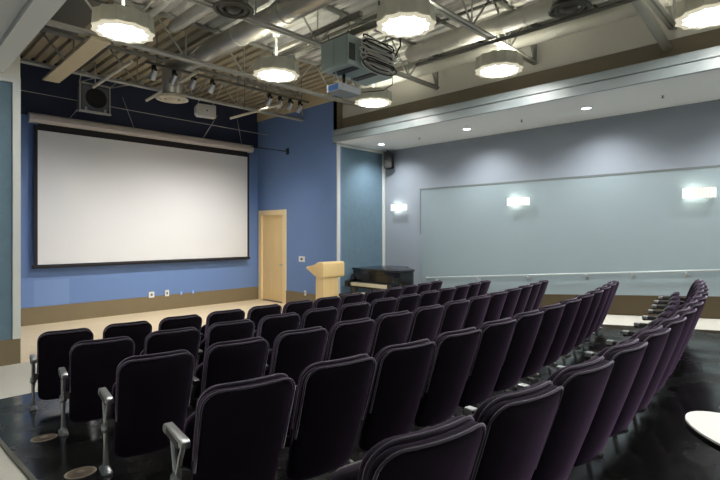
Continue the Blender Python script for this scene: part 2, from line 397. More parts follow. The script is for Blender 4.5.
for x, z, rad, m, lab in ((2.75, 5.02, 0.02, 'steel_dark', 'thin dark conduit above the far left drum lamp'), (3.05, 5.20, 0.045, 'steel', 'grey conduit between far left drum lamp and galvanised ducts'),
        (5.35, 5.12, 0.03, 'steel_dark', 'dark conduit passing just above the projector cabinet'), (5.75, 5.22, 0.06, 'duct', 'small galvanised pipe above the coiled cable'),
        (6.25, 5.16, 0.022, 'steel_dark', 'thin dark conduit left of the ribbed bulb-ended duct'), (7.1, 5.22, 0.05, 'steel', 'grey conduit between the two ribbed pale ducts')):
    run('conduit_pipe', lab, 'pipe', (x, 9.0 if x < 5 else 7.3, z), (x, -1.0, z), rad, m, 10)
for y, lab in ((6.75, 'thin cross pipe under the roof beyond the projector cabinet'), (4.55, 'thin cross pipe under the roof near the bright centre lamp'), (2.6, 'thin cross pipe under the roof near the top edge')):
    run('conduit_pipe', lab, 'pipe', (1.35, y, 5.30), (7.9, y, 5.30), 0.03, 'steel_dark', 8)
# small unistrut rails that carry the projector cabinet
for i, (lab, x, y0, y1, z) in enumerate((('left dark steel rail over the projector cabinet', 4.72, 4.6, 6.6, 4.86), ('right dark steel rail over the projector cabinet', 5.02, 4.6, 6.4, 4.82))):
    solid('strut_rail', lab, 'rail', MB().box((x-0.03, y0, z-0.03), (x+0.03, y1, z+0.03)), 'steel_dark')

# ------------------------------------------------------------------ ceiling diffusers
def diffuser(label, x, y, z, R, ztop, m, neck):
    t = thing('ceiling_diffuser', label, 'diffuser', (x, y, z), 0, 'round ceiling diffusers')
    MB().lathe([(R*0.80, 0.06), (R*0.98, 0.012), (R, 0.0), (R*0.86, -0.012), (R*0.80, 0.01)], n=32, cap=False).build('outer_ring', m, t, True)
    MB().lathe([(R*0.78, 0.03), (R*0.60, -0.02), (R*0.52, 0.01)], n=32, cap=False).build('middle_ring', m, t, True)
    MB().lathe([(R*0.40, 0.03), (R*0.30, -0.02), (0.001, -0.03)], n=28, cap=False).build('centre_cone', m, t, True)
    MB().lathe([(R*0.80, 0.05), (R*0.66, 0.09)], n=28, cap=True).build('backing', 'steel_dark', t, 'auto')
    MB().lathe([(R*neck, 0.08), (R*neck, ztop-z)], n=28).build('neck', 'duct', t, 'auto')
diffuser('pale round diffuser hanging below the joists above the screen', 4.02, 8.85, 4.37, 0.29, 4.92, 'grille_pale', 0.62)
diffuser('dark round diffuser at the top left of centre', 3.20, 5.33, 4.64, 0.25, 5.38, 'grille', 0.72)
diffuser('dark round diffuser at the top edge, upper right of centre', 6.50, 2.50, 4.82, 0.27, 4.95, 'grille', 0.8)

# ------------------------------------------------------------------ drum lamps
def drum_meshes():
    N = 12; S = 6; R = 0.365
    def out(rad, z, dep=0.032):
        ring = []
        for i in range(N*S):
            f = (i % S)/S; a = 2*PI*i/(N*S)
            r = rad - dep*math.sin(PI*f)
            ring.append((r*math.cos(a), r*math.sin(a), z))
        return ring
    def fin(b, name, m):
        o = b.build(name, m, None, 'auto'); return o
    a = MB(); a.loft([out(R*0.97, 0.205), out(R, 0.02), out(R-0.012, 0.02), out(R*0.97-0.012, 0.205)], cap=False)
    shade = fin(a, 'shade', 'drum')
    a = MB(); a.loft([out(R, 0.02), out(R+0.004, 0.0), out(R*0.80, -0.004), out(R*0.80, 0.014)], cap=False)
    rim = fin(a, 'rim', 'drum_rim')
    a = MB(); a.loft([out(R*0.80, 0.002), out(R*0.80, 0.012)]); lens = fin(a, 'diffuser_lens', 'lamp')
    a = MB(); a.lathe([(R*0.78, 0.115), (R*0.78, 0.125)], n=28); up = fin(a, 'uplight_lens', 'uplight')
    a = MB(); a.tube([(0, 0, 0.12), (0, 0, 0.70)], 0.02, 10); st = fin(a, 'stem', 'white_trim')
    a = MB(); a.lathe([(0.055, 0.64), (0.085, 0.70), (0.085, 0.715)], n=20); ca = fin(a, 'canopy', 'white_trim')
    a = MB(); a.tube([(0, 0, 0.71), (0, 0, ZD-4.375)], 0.008, 8); rd = fin(a, 'hanger_rod', 'steel')
    a = MB(); a.box((-R*0.88, -0.012, 0.17), (R*0.88, 0.012, 0.19)); a.box((-0.012, -R*0.88, 0.17), (0.012, R*0.88, 0.19)); cr = fin(a, 'cross_bar', 'steel')
    return [shade, rim, lens, up, st, ca, rd, cr]
dl = {(0,0): 'scalloped drum lamp at far left, over the audience left side', (1,0): 'scalloped drum lamp left of the projector cabinet', (2,0): 'smallest scalloped drum lamp, below and right of the projector cabinet',
      (0,1): 'scalloped drum lamp hidden above the left aisle', (1,1): 'large bright scalloped drum lamp right of the coiled cable', (2,1): 'scalloped drum lamp right of centre, under the ribbed ducts',
      (0,2): 'scalloped drum lamp above the camera at left', (1,2): 'scalloped drum lamp above the camera', (2,2): 'scalloped drum lamp cut off at the right edge'}
d0 = None
for r, ly in enumerate((6.35, 3.71, 1.02)):
    for c, lx in enumerate((2.26, 4.58, 6.85)):
        if d0 is None:
            d0 = thing('drum_lamp', dl[(c, r)], 'lamp', (lx, ly, 4.375), 0, 'scalloped drum lamps')
            for o in drum_meshes(): o.parent = d0
        else: copy_thing(d0, (lx, ly, 4.375), 0.3*c + 0.2*r, dl[(c, r)])
for i, lx in enumerate((2.26, 4.58, 6.85)):  # unseen row continuing the lamp grid, added for fill light
    copy_thing(d0, (lx, -1.65, 4.375), 0, ['left', 'middle', 'right'][i] + ' unseen scalloped drum lamp, added behind the camera for fill')

# ------------------------------------------------------------------ projector cabinet, coil, projector
KX, KY, KZ = 4.81, 4.95, 4.30
t = thing('projector_cabinet', 'grey-green metal cabinet slung from rails below the roof', 'cabinet', (KX, KY, KZ))
MB().box((0, 0, 0), (0.98, 0.58, 0.42), bevel=0.006).build('housing', 'cabinet', t)
MB().box((-0.012, 0.02, 0.02), (0.0, 0.285, 0.40), bevel=0.004).build('door', 'cabinet', t)
MB().box((-0.012, 0.295, 0.02), (0.0, 0.57, 0.40), bevel=0.004).build('door', 'cabinet', t)
MB().box((0.02, -0.006, 0.06), (0.14, 0.0, 0.30)).build('dark_recess', 'cabinet_dark', t)
for x in (0.15, 0.55): MB().box((x, 0.05, -0.012), (x+0.13, 0.49, 0.0)).build('vent_slot', 'cabinet_dark', t)
for x in (0.06, 0.92):
    for y in (0.06, 0.48): MB().tube([(x, y, 0.40), (x, y, 0.55)], 0.012, 8).build('hanger', 'steel_dark', t, True)
def coil(label, m, seed, n, off):
    b = MB(); rs = random.Random(seed)
    for k in range(n):
        cz = 0.03 + 0.41*(k+off)/n; cx = 0.56 + rs.uniform(-0.03, 0.03); aa = 0.35 + rs.uniform(-0.05, 0.05); cc = 0.045 + rs.uniform(-0.02, 0.03)
        yy = -0.05 - rs.uniform(0, 0.06); tl = -0.05 + rs.uniform(-0.10, 0.10); pts = []
        for q in range(28):
            a = 2*PI*q/28; x = aa*math.copysign(abs(math.cos(a))**0.8, math.cos(a)); z = cc*math.sin(a) - 0.03*(1-(x/aa)**2)
            pts.append((cx + x*math.cos(tl) - z*math.sin(tl), yy - 0.02*math.sin(a), cz + x*math.sin(tl) + z*math.cos(tl)))
        b.tube(pts, 0.0105, 6, closed=True)
    o = solid('cable_coil', label, 'cable', b, m, True); o.location = (KX, KY, KZ)
coil('pale grey loops of coiled cable hung on the cabinet side', 'cable', 3, 10, 0.0)
coil('dark loops of coiled cable between the pale loops on the cabinet', 'black', 5, 9, 0.5)
solid('power_cable', 'dark cable looping from the cabinet coil up to the roof', 'cable', MB().tube([(KX+0.92, KY-0.10, 4.60), (KX+1.0, KY-0.14, 4.78), (KX+0.92, KY-0.18, 5.02), (KX+0.75, KY-0.12, 4.98), (KX+0.66, KY, 5.3), (KX+0.66, KY, 5.4)], 0.014, 8), 'black', True)
solid('hanging_cable', 'thin cable drooping under the projector cabinet toward the projector', 'cable', MB().tube([(KX+0.95, KY-0.03, 4.30), (KX+0.92, KY-0.04, 4.18), (KX+0.75, KY, 4.06), (KX+0.5, KY+0.2, 4.02)], 0.008, 6), 'black', True)
t = thing('projector', 'small grey projector with blue lens hung below the cabinet', 'projector', (5.12, 5.36, 3.99))
MB().box((-0.22, -0.15, 0), (0.22, 0.15, 0.12), bevel=0.015).build('body', 'projector', t)
MB().lathe([(0.05, -0.02), (0.055, 0.05), (0.045, 0.06)], (0.02, 0.15, 0.065), 20, 'y').build('lens', 'lens', t, True)
MB().box((-0.225, -0.11, 0.02), (-0.22, 0.10, 0.10)).build('vent_panel', 'lens', t)
MB().box((-0.06, -0.06, 0.12), (0.06, 0.06, 0.15)).build('mount_plate', 'black', t)
MB().tube([(0, 0, 0.15), (0, 0, 0.308)], 0.025, 10).build('mount_pole', 'black', t, True)
MB().tube([(-0.15, -0.05, 0.12), (-0.17, 0.0, 0.31)], 0.008, 6).build('brace', 'bracket', t, True)
MB().tube([(0.15, -0.05, 0.12), (0.17, 0.0, 0.31)], 0.008, 6).build('brace', 'bracket', t, True)

# ------------------------------------------------------------------ projection screen
SX0, SX1, SZ0, SZ1 = 2.38, 7.41, 1.19, 4.06
sy = YS - 0.16
t = thing('projection_screen', 'large white pull-down projection screen on the blue stage wall', 'screen', ((SX0+SX1)/2, sy, SZ0))
hw = (SX1-SX0)/2; H = SZ1 - SZ0
MB().box((-hw+0.07, -0.002, 0.04), (hw-0.06, 0.002, H-0.10)).build('viewing_surface', 'screen', t)
MB().box((-hw, -0.003, 0.0), (-hw+0.07, 0.003, H)).build('side_border', 'screen_border', t)
MB().box((hw-0.06, -0.003, 0.0), (hw, 0.003, H)).build('side_border', 'screen_border', t)
MB().box((-hw+0.07, -0.003, H-0.10), (hw-0.06, 0.003, H+0.06)).build('top_border', 'screen_border', t)
MB().tube([(-hw-0.03, 0, 0.0), (hw+0.01, 0, 0.0)], 0.035, 12).build('bottom_bar', 'screen_border', t, 'auto')
c = MB(); c.prism([(-0.09, 0.0), (0.09, 0.0), (0.10, 0.05), (0.08, 0.16), (-0.03, 0.19), (-0.09, 0.14), (-0.11, 0.06)], 0, -hw-0.07, hw+0.06)
ca = c.build('casing', 'casing', t); ca.location = (0, 0, H+0.04)
for s in (-hw-0.08, hw+0.07):
    e = MB().lathe([(0.11, -0.01), (0.11, 0.01)], (s, 0, H+0.13), 16, 'x').build('end_cap', 'white_trim', t, 'auto')
for s in (-hw*0.8, hw*0.8): MB().box((s-0.03, 0.08, H+0.08), (s+0.03, 0.155, H+0.16)).build('wall_bracket', 'bracket', t)
ccx = (SX0+SX1)/2
for xa, xb in ((3.00, 3.38), (4.35, 3.98), (6.02, 6.28), (7.18, 6.85)):
    MB().tube([(xa-ccx, 0, H+0.2), (xb-ccx, -0.3, 4.92-SZ0-0.05)], 0.006, 6).build('suspension_cable', 'bracket', t, True)

# ------------------------------------------------------------------ stage speakers
t = thing('stage_speaker', 'square dark loudspeaker with round cone hung in a metal yoke', 'speaker', (3.31, 10.85, 4.38))
MB().box((-0.25, 0.0, 0.0), (0.25, 0.30, 0.50), bevel=0.01).build('cabinet', 'grey_box', t)
MB().lathe([(0.19, 0.005), (0.20, -0.012), (0.185, -0.015), (0.17, -0.006), (0.06, -0.003), (0.001, -0.010)], (0.02, 0, 0.26), 32, 'y', cap=False).build('cone', 'cone', t, True)
MB().box((-0.30, -0.03, -0.05), (0.30, 0.02, -0.015)).build('lower_bar', 'bracket', t)
MB().box((-0.30, -0.03, 0.52), (0.30, 0.02, 0.55)).build('upper_bar', 'bracket', t)
MB().tube([(0, -0.005, 0.55), (0, -0.005, 1.05)], 0.012, 8).build('hanger_rod', 'bracket', t, True)
for s in (-1, 1):
    MB().box((s*0.18-0.02, -0.04, -0.03), (s*0.18+0.02, -0.005, 0.05)).build('clip', 'bracket', t)
    MB().tube([(s*0.29, 0, 0.53), (s*0.55, -1.1, 0.47)], 0.012, 6).build('yoke_strut', 'bracket', t, True)
    MB().tube([(s*0.29, 0, 0.53), (s*0.12, -1.1, 0.47)], 0.012, 6).build('yoke_strut', 'bracket', t, True)
    MB().box((s*0.28-0.012, -0.02, -0.03), (s*0.28+0.012, 0.015, 0.54)).build('side_bar', 'bracket', t)
t = thing('ceiling_speaker', 'small white loudspeaker hanging above the right part of the screen', 'speaker', (5.80, 10.9, 4.70), -0.2)
MB().prism([(-0.24, 0.06), (-0.24, 0.22), (-0.19, 0.30), (0.24, 0.30), (0.24, 0.0), (-0.18, 0.0)], 1, 0.0, 0.2, bevel=0.012).build('cabinet', 'white_plastic', t)
MB().lathe([(0.02, -0.006), (0.02, 0.0)], (0.02, 0, 0.15), 16, 'y').build('badge', 'grille', t, 'auto')
MB().tube([(0.18, 0.1, 0.30), (0.18, -0.9, 0.77)], 0.008, 6).build('bracket', 'bracket', t, True)
MB().tube([(-0.18, 0.1, 0.30), (-0.18, -0.9, 0.77)], 0.008, 6).build('bracket', 'bracket', t, True)

# ------------------------------------------------------------------ track lights
TY = 8.42
t = thing('light_track', 'long dark lighting track in front of the stage', 'track', ((3.36+6.95)/2, TY, 4.80))
MB().box((-1.80, -0.02, -0.02), (1.80, 0.02, 0.02)).build('rail', 'steel_dark', t)
for x in (-1.6, 0, 1.6): MB().tube([(x, 0, 0.02), (x, 0, 0.60)], 0.008, 6).build('drop_rod', 'steel_dark', t, True)
def track_head(label, x, loc=None):
    t = thing('track_spotlight', label, 'spotlight', (x, TY, 4.78), 0, 'spotlights on the dark track')
    MB().box((-0.03, -0.03, -0.10), (0.03, 0.03, 0.0), bevel=0.005).build('adapter', 'black', t)
    mt = Matrix.Translation((0, 0.0, -0.15)) @ Matrix.Rotation(math.radians(55), 4, 'X')
    m = MB(); m.lathe([(0.035, 0.09), (0.045, 0.02), (0.062, -0.07), (0.066, -0.10), (0.058, -0.10), (0.05, -0.06)], n=18, cap=False); m.bm.transform(mt); m.build('lamp_can', 'chrome', t, True)
    m = MB(); m.lathe([(0.056, -0.085), (0.056, -0.075)], n=18); m.bm.transform(mt); m.build('lamp_face', 'track_lens', t, 'auto')
    m = MB(); m.lathe([(0.036, 0.09), (0.02, 0.11)], n=14); m.bm.transform(mt); m.build('back_cap', 'black', t, 'auto')
    return t
heads = [3.50, 3.86, 4.22, 4.60, 5.90, 6.17, 6.44, 6.70]
for i, x in enumerate(heads):
    g = ('left', i) if i < 4 else ('right', i-4)
    track_head('small spotlight, %s from the left in the %s group on the track' % (ORD[g[1]], g[0]), x)

# ------------------------------------------------------------------ right wall fittings
for i, (y, lab) in enumerate(((7.86, 'glowing box sconce nearest the stage corner'), (4.65, 'glowing box sconce in the middle of the right wall'), (1.56, 'glowing slatted box sconce near the right edge'), (-1.55, 'glowing box sconce on the right wall behind the camera'))):
    xs = XR - 0.035 if y < 7.2 else XR
    t = thing('wall_sconce', lab, 'sconce', (xs, y, 2.435), 0, 'box sconces on the right wall')
    MB().box((-0.132, -0.012, 0.07), (0, 0.012, 0.10)).build('wall_mount', 'white_trim', t)
    m = MB(); m.box((-0.14, -0.215, 0.008), (-0.132, 0.215, 0.16)); m.box((-0.132, -0.215, 0.008), (-0.03, -0.207, 0.16)); m.box((-0.132, 0.207, 0.008), (-0.03, 0.215, 0.16)); m.build('glass_box', 'sconce', t)
    for k in range(6): MB().box((-0.149, -0.20+k*0.045, 0.0), (-0.141, -0.184+k*0.045, 0.168)).build('slat', 'grille_pale', t)
    MB().box((-0.147, -0.22, 0.161), (-0.138, 0.22, 0.168)).build('top_rail', 'grille_pale', t)
    MB().box((-0.147, -0.22, 0.0), (-0.138, 0.22, 0.008)).build('bottom_rail', 'grille_pale', t)
dn = [(8.64, 7.75, 'recessed downlight in the soffit nearest the stage'), (8.6, 5.37, 'recessed downlight in the soffit second from the stage'), (8.58, 3.02, 'recessed downlight in the soffit third from the stage'), (8.58, 0.65, 'recessed downlight in the soffit off the right edge')]
for x, y, lab in dn:
    t = thing('recessed_downlight', lab, 'downlight', (x, y, ZS), 0, 'downlights in the right soffit')
    MB().lathe([(0.075, 0.0), (0.10, -0.002), (0.10, -0.006), (0.075, -0.008)], n=28, cap=False).build('trim_ring', 'white_plastic', t, True)
    MB().lathe([(0.076, -0.002), (0.076, -0.006)], n=24).build('lens', 'down', t, 'auto')
for x, y, lab in ((8.62, 4.2, 'tiny sprinkler head in the soffit between two downlights'), (8.62, 1.9, 'tiny sprinkler head in the soffit near the right edge'), (8.62, 6.6, 'tiny sprinkler head in the soffit farthest from the camera')):
    t = thing('sprinkler_head', lab, 'sprinkler', (x, y, ZS), 0, 'sprinklers in the right soffit')
    MB().lathe([(0.03, 0.004), (0.028, -0.006)], n=16).build('escutcheon', 'white_plastic', t, 'auto')
    MB().lathe([(0.008, -0.006), (0.008, -0.035), (0.022, -0.037), (0.022, -0.041)], n=12).build('nozzle', 'steel_dark', t, 'auto')
t = thing('wall_speaker', 'small black loudspeaker high in the corner above the piano', 'speaker', (XR-0.13, YP-0.26, 3.52), 0.5)
MB().box((-0.13, -0.09, 0), (0.13, 0.11, 0.40), bevel=0.012).build('cabinet', 'black', t)
MB().box((-0.115, -0.098, 0.02), (0.115, -0.09, 0.38)).build('grille', 'cone', t)
MB().tube([(0.0, 0.05, 0.40), (0.0, 0.05, 0.48)], 0.015, 8).build('bracket', 'black', t, True)
# handrail
def zr(y): return 0.805 + (6.95 - y)*0.0857
t = thing('handrail', 'long sloping metal handrail along the right wall', 'handrail', (XR-0.035, 6.95, 0))
xr = -0.075
rail_pts = [(-0.0, 0.0, zr(6.95)), (xr, 0.0, zr(6.95)), (xr, YB+0.3-6.95, zr(YB+0.3))]
m = MB(); m.tube([(xr, 0.0, zr(6.95)), (xr, YB+0.3-6.95, zr(YB+0.3))], 0.019, 12); m.build('rail', 'rail', t, 'auto')
MB().tube([(xr, 0.0, zr(6.95)), (xr-0.0, 0.02, zr(6.95)), (0.035, 0.02, zr(6.95))], 0.022, 10).build('rail_return', 'bracket', t, True)
for y in (6.7, 5.6, 4.45, 3.32, 2.54, 1.74, 0.7, -0.6, -1.8):
    h = MB().tube([(0.0, y-6.95, zr(y)-0.075), (xr, y-6.95, zr(y)-0.07), (xr, y-6.95, zr(y)-0.01)], 0.011, 8).build('wall_bracket', 'bracket', t, True)
    m = MB(); m.lathe([(0.035, -0.010), (0.035, 0.0)], (0, y-6.95, zr(y)-0.075), 16, 'x'); p = m.build('bracket_rose', 'bracket', h, 'auto')

# ------------------------------------------------------------------ door on the return wall
t = bpy.data.objects.new('door_1', None); C.objects.link(t); t.location = (XO, (DY0+DY1)/2, 0); t['kind'] = 'structure'
hy = (DY1-DY0)/2
m = MB(); m.box((-0.03, -hy, 0), (0.10, -hy+0.14, DZ)); m.box((-0.03, hy-0.14, 0), (0.10, hy, DZ)); m.box((-0.03, -hy+0.14, DZ-0.14), (0.10, hy-0.14, DZ)); m.build('door_frame', 'maple_pale', t)
leaf = MB().box((0.02, -hy+0.145, 0.03), (0.07, hy-0.145, DZ-0.145)).build('door_leaf', 'maple', t)
m = MB(); m.lathe([(0.028, -0.012), (0.028, 0.0)], (0.02, -hy+0.23, 1.02), 16, 'x'); m.tube([(0.01, -hy+0.23, 1.02), (-0.03, -hy+0.23, 1.02), (-0.03, -hy+0.33, 1.02)], 0.010, 8); m.build('door_handle', 'bracket', leaf, True)
b = MB(); b.box((XO-0.02, DY0+0.14, 0.0), (XO+0.12, DY1-0.14, 0.008)); struct('trim_10', b, 'steel_dark')

# wall plates
def plate(name, label, cat, loc, axis, w, h, m, sub):
    t = thing(name, label, cat, loc)
    if axis == 'y': MB().box((-w/2, -0.012, 0), (w/2, 0, h), bevel=0.003).build('cover', m, t); MB().box((-w/6, -0.015, h*0.3), (w/6, -0.012, h*0.7)).build(sub, 'white_trim' if m != 'white_plastic' else 'grille', t)
    else:
        MB().box((-0.012, -w/2, 0), (0, w/2, h), bevel=0.003).build('cover', m, t); MB().box((-0.015, -w/6, h*0.3), (-0.012, w/6, h*0.7)).build(sub, 'grille', t)
plate('outlet_box', 'leftmost white outlet box above the stage baseboard', 'outlet', (4.795, YS-0.018, 0.33), 'y', 0.13, 0.14, 'white_plastic', 'socket')
plate('outlet_box', 'white outlet box right of the leftmost one on the stage wall', 'outlet', (5.17, YS-0.018, 0.33), 'y', 0.10, 0.15, 'white_plastic', 'socket')
plate('outlet_plate', 'left small blue plate on the stage wall at the baseboard', 'outlet', (5.53, YS-0.018, 0.33), 'y', 0.06, 0.09, 'blue_plate', 'socket')
plate('outlet_plate', 'right small blue plate on the stage wall at the baseboard', 'outlet', (5.84, YS-0.018, 0.33), 'y', 0.06, 0.09, 'blue_plate', 'socket')
plate('light_switch', 'white double switch plate on blue wall right of the door', 'switch', (XO, 9.71, 1.14), 'x', 0.24, 0.14, 'white_plastic', 'rocker')
plate('outlet_plate', 'pale blue outlet plate low behind the lectern', 'outlet', (XO, 9.02, 0.46), 'x', 0.20, 0.13, 'blue', 'socket')
plate('outlet_box', 'small white outlet right of the wooden door', 'outlet', (XO-0.018, 9.55, 0.30), 'x', 0.07, 0.12, 'white_plastic', 'socket')

# ------------------------------------------------------------------ lectern
t = thing('lectern', 'blond wooden lectern with rounded head and sloping reading ledge', 'lectern', (7.30, 7.95, 0), 0.0)
head = [(0.0, 0.92), (0.03, 0.88), (0.16, 0.87), (0.30, 0.93), (0.58, 1.06), (0.60, 1.09), (0.58, 1.115), (0.26, 1.165), (0.20, 1.235), (0.04, 1.235), (0.0, 1.21)]
MB().prism(head, 0, -0.32, 0.32, bevel=0.018).build('head', 'maple', t, 'auto')
m = MB(); m.hexa([(-0.26, 0.06, 0.02), (0.22, 0.06, 0.02), (0.22, 0.34, 0.02), (-0.26, 0.34, 0.02), (-0.28, 0.05, 0.90), (0.16, 0.05, 0.90), (0.16, 0.30, 0.90), (-0.28, 0.30, 0.90)], bevel=0.008)
m.build('column', 'maple', t)
MB().box((-0.31, 0.0, 0.0), (0.28, 0.42, 0.03), bevel=0.006).build('base', 'maple', t)

# ------------------------------------------------------------------ grand piano (keyboard faces -x)
PX, PY = 8.17, 6.78                          # front left corner on plan, body extends +x and +y
t = thing('grand_piano', 'black lacquered grand piano with closed lid in the stage corner', 'piano', (PX, PY, 0))
L, W = 1.24, 1.45
def piano_outline(g=0.0):
    pts = [(-g, -g), (0.42, -g)]
    for k in range(1, 11):                   # bent side
        s = k/10; pts.append((0.42 + (L-0.42+g)*s, -g + 0.80*(0.5-0.5*math.cos(PI*s))))
    for k in range(1, 8):
        a = -PI/10 + (PI/2+PI/10)*k/7; pts.append((L-0.28+(0.28+g)*math.cos(a), W-0.33+(0.33+g)*math.sin(a)))
    pts.append((-g, W+g)); return pts
MB().prism(piano_outline(), 2, 0.62, 1.00, bevel=0.004).build('case', 'piano', t, 'auto')
MB().prism(piano_outline(0.025), 2, 1.005, 1.045, bevel=0.006).build('lid', 'piano', t, 'auto')
kb = MB().box((-0.27, 0.02, 0.62), (-0.005, W-0.02, 0.70), bevel=0.006).build('keybed', 'piano', t)
MB().box((-0.25, 0.16, 0.70), (-0.08, W-0.16, 0.728)).build('white_keys', 'keys', kb)
m = MB(); k = 0; y = 0.19
while y < W-0.19:
    if k % 7 not in (2, 6): m.box((-0.18, y, 0.729), (-0.08, y+0.012, 0.742))
    y += 0.0235; k += 1
m.build('black_keys', 'black', kb)
MB().box((-0.272, 0.10, 0.66), (-0.258, W-0.2, 0.735)).build('key_slip', 'keys', kb)
for yy in (0.0, W-0.13):
    MB().prism([(-0.29, 0.62), (0.0, 0.62), (0.0, 0.90), (-0.06, 0.90), (-0.10, 0.78), (-0.29, 0.76)], 1, yy, yy+0.13, bevel=0.012).build('arm', 'piano', t)
MB().box((-0.06, 0.13, 0.73), (-0.006, W-0.13, 0.93), bevel=0.004).build('fallboard', 'piano', t)
for lx, ly in ((-0.08, 0.10), (-0.08, W-0.12), (L-0.25, W-0.32)):
    leg = MB().loft([[(lx+sx*s, ly+sy*s, z) for sx, sy in ((-1,-1),(1,-1),(1,1),(-1,1))] for z, s in ((0.07, 0.04), (0.45, 0.055), (0.62, 0.07))]).build('leg', 'piano', t)
    MB().lathe([(0.030, -0.012), (0.034, 0.0), (0.030, 0.012)], (lx, ly, 0.036+zf(PY+ly) * 0.0), 14, 'y').build('caster', 'bracket', leg, 'auto')
m = MB(); m.box((-0.04, W/2-0.10, 0.30), (-0.01, W/2-0.08, 0.62)); m.box((-0.04, W/2+0.08, 0.30), (-0.01, W/2+0.10, 0.62)); m.box((-0.06, W/2-0.14, 0.10), (0.02, W/2+0.14, 0.30)); m.build('pedal_lyre', 'piano', t)
for k in (-1, 0, 1): MB().box((-0.16, W/2+0.06*k-0.012, 0.10), (-0.06, W/2+0.06*k+0.012, 0.115)).build('pedal', 'bracket', t)
# bench
t = thing('piano_bench', 'low dark piano bench standing left of the piano', 'bench', (7.55, 7.45, zf(7.45)))
MB().box((-0.17, -0.33, 0.42), (0.17, 0.45, 0.48), bevel=0.01).build('seat', 'piano', t)
for sx in (-0.14, 0.14):
    for sy_ in (-0.29, 0.41): MB().tube([(sx, sy_, 0.0), (sx, sy_, 0.42)], [0.018, 0.024], 8).build('leg', 'piano', t, True)
solid('music_folder', 'tan folder lying on the near end of the piano bench', 'folder', MB().box((7.42, 7.13, zf(7.45)+0.481), (7.70, 7.52, zf(7.45)+0.51)), 'tan_paper')

# ------------------------------------------------------------------ oval side table at the right edge
tb = Vector((2.40, 0.17)); tz = fl(0.17)
t = thing('side_table', 'small white oval-topped table behind back row at the right edge', 'table', (tb.x, tb.y, tz), math.atan2(0.79, 0.61))
TH = CAMZ - 0.80 - tz
def oval(a, bb, n=40): return [(a*math.cos(2*PI*k/n), bb*math.sin(2*PI*k/n)) for k in range(n)]
MB().prism(oval(0.35, 0.19), 2, TH-0.008, TH).build('tabletop', 'white_plastic', t, 'auto')
MB().prism(oval(0.352, 0.192), 2, TH-0.03, TH-0.008).build('edge_band', 'black', t, 'auto')
MB().tube([(0, 0, 0.02), (0, 0, TH-0.03)], 0.025, 12).build('column', 'black', t, 'auto')
MB().lathe([(0.16, 0.0), (0.16, 0.012), (0.05, 0.03)], n=24).build('base', 'black', t, 'auto')

# ------------------------------------------------------------------ theatre seats
def rrect(hw_b, hw_t, z0, z1, rb, rt, n=7):
    """outline (x,z), wider or narrower at the top, rounded corners"""
    pts = []
    def arc(cx, cz, r, a0, a1):
        for k in range(n): a = a0 + (a1-a0)*k/(n-1); pts.append((cx+r*math.cos(a), cz+r*math.sin(a)))
    def side(x0, z_0, x1, z_1, m=5):
        for k in range(1, m): pts.append((x0+(x1-x0)*k/m, z_0+(z_1-z_0)*k/m))
    arc(hw_b-rb, z0+rb, rb, -PI/2, 0); side(hw_b, z0+rb, hw_t, z1-rt); arc(hw_t-rt, z1-rt, rt, 0, PI/2)
    side(hw_t-rt, z1, -hw_t+rt, z1, 8); arc(-hw_t+rt, z1-rt, rt, PI/2, PI); side(-hw_t, z1-rt, -hw_b, z0+rb); arc(-hw_b+rb, z0+rb, rb, PI, 1.5*PI)
    side(-hw_b+rb, z0, hw_b-rb, z0, 8)
    return pts
def pillow(outline, layers, warp):
    """layers: (inset, y) rings from one face centre round to the other"""
    zs = [p[1] for p in outline]; xs = [p[0] for p in outline]
    cz = (min(zs)+max(zs))/2; hx = max(xs); hz = (max(zs)-min(zs))/2
    rings = []
    for ins, y in layers:
        fx = max(0.001, 1-ins/hx); fz = max(0.001, 1-ins/hz) if ins < hz else 0.001
        rings.append([warp(x*fx, y, cz+(z-cz)*fz) for x, z in outline])
    return MB().loft(rings)
LEAN = 0.36
BASE_T = 0.74
def warp_back(x, y, z): return (x, y + 0.17 - LEAN*(z-0.10) + 0.8*x*x + 0.05*(z-0.4)**2, z)
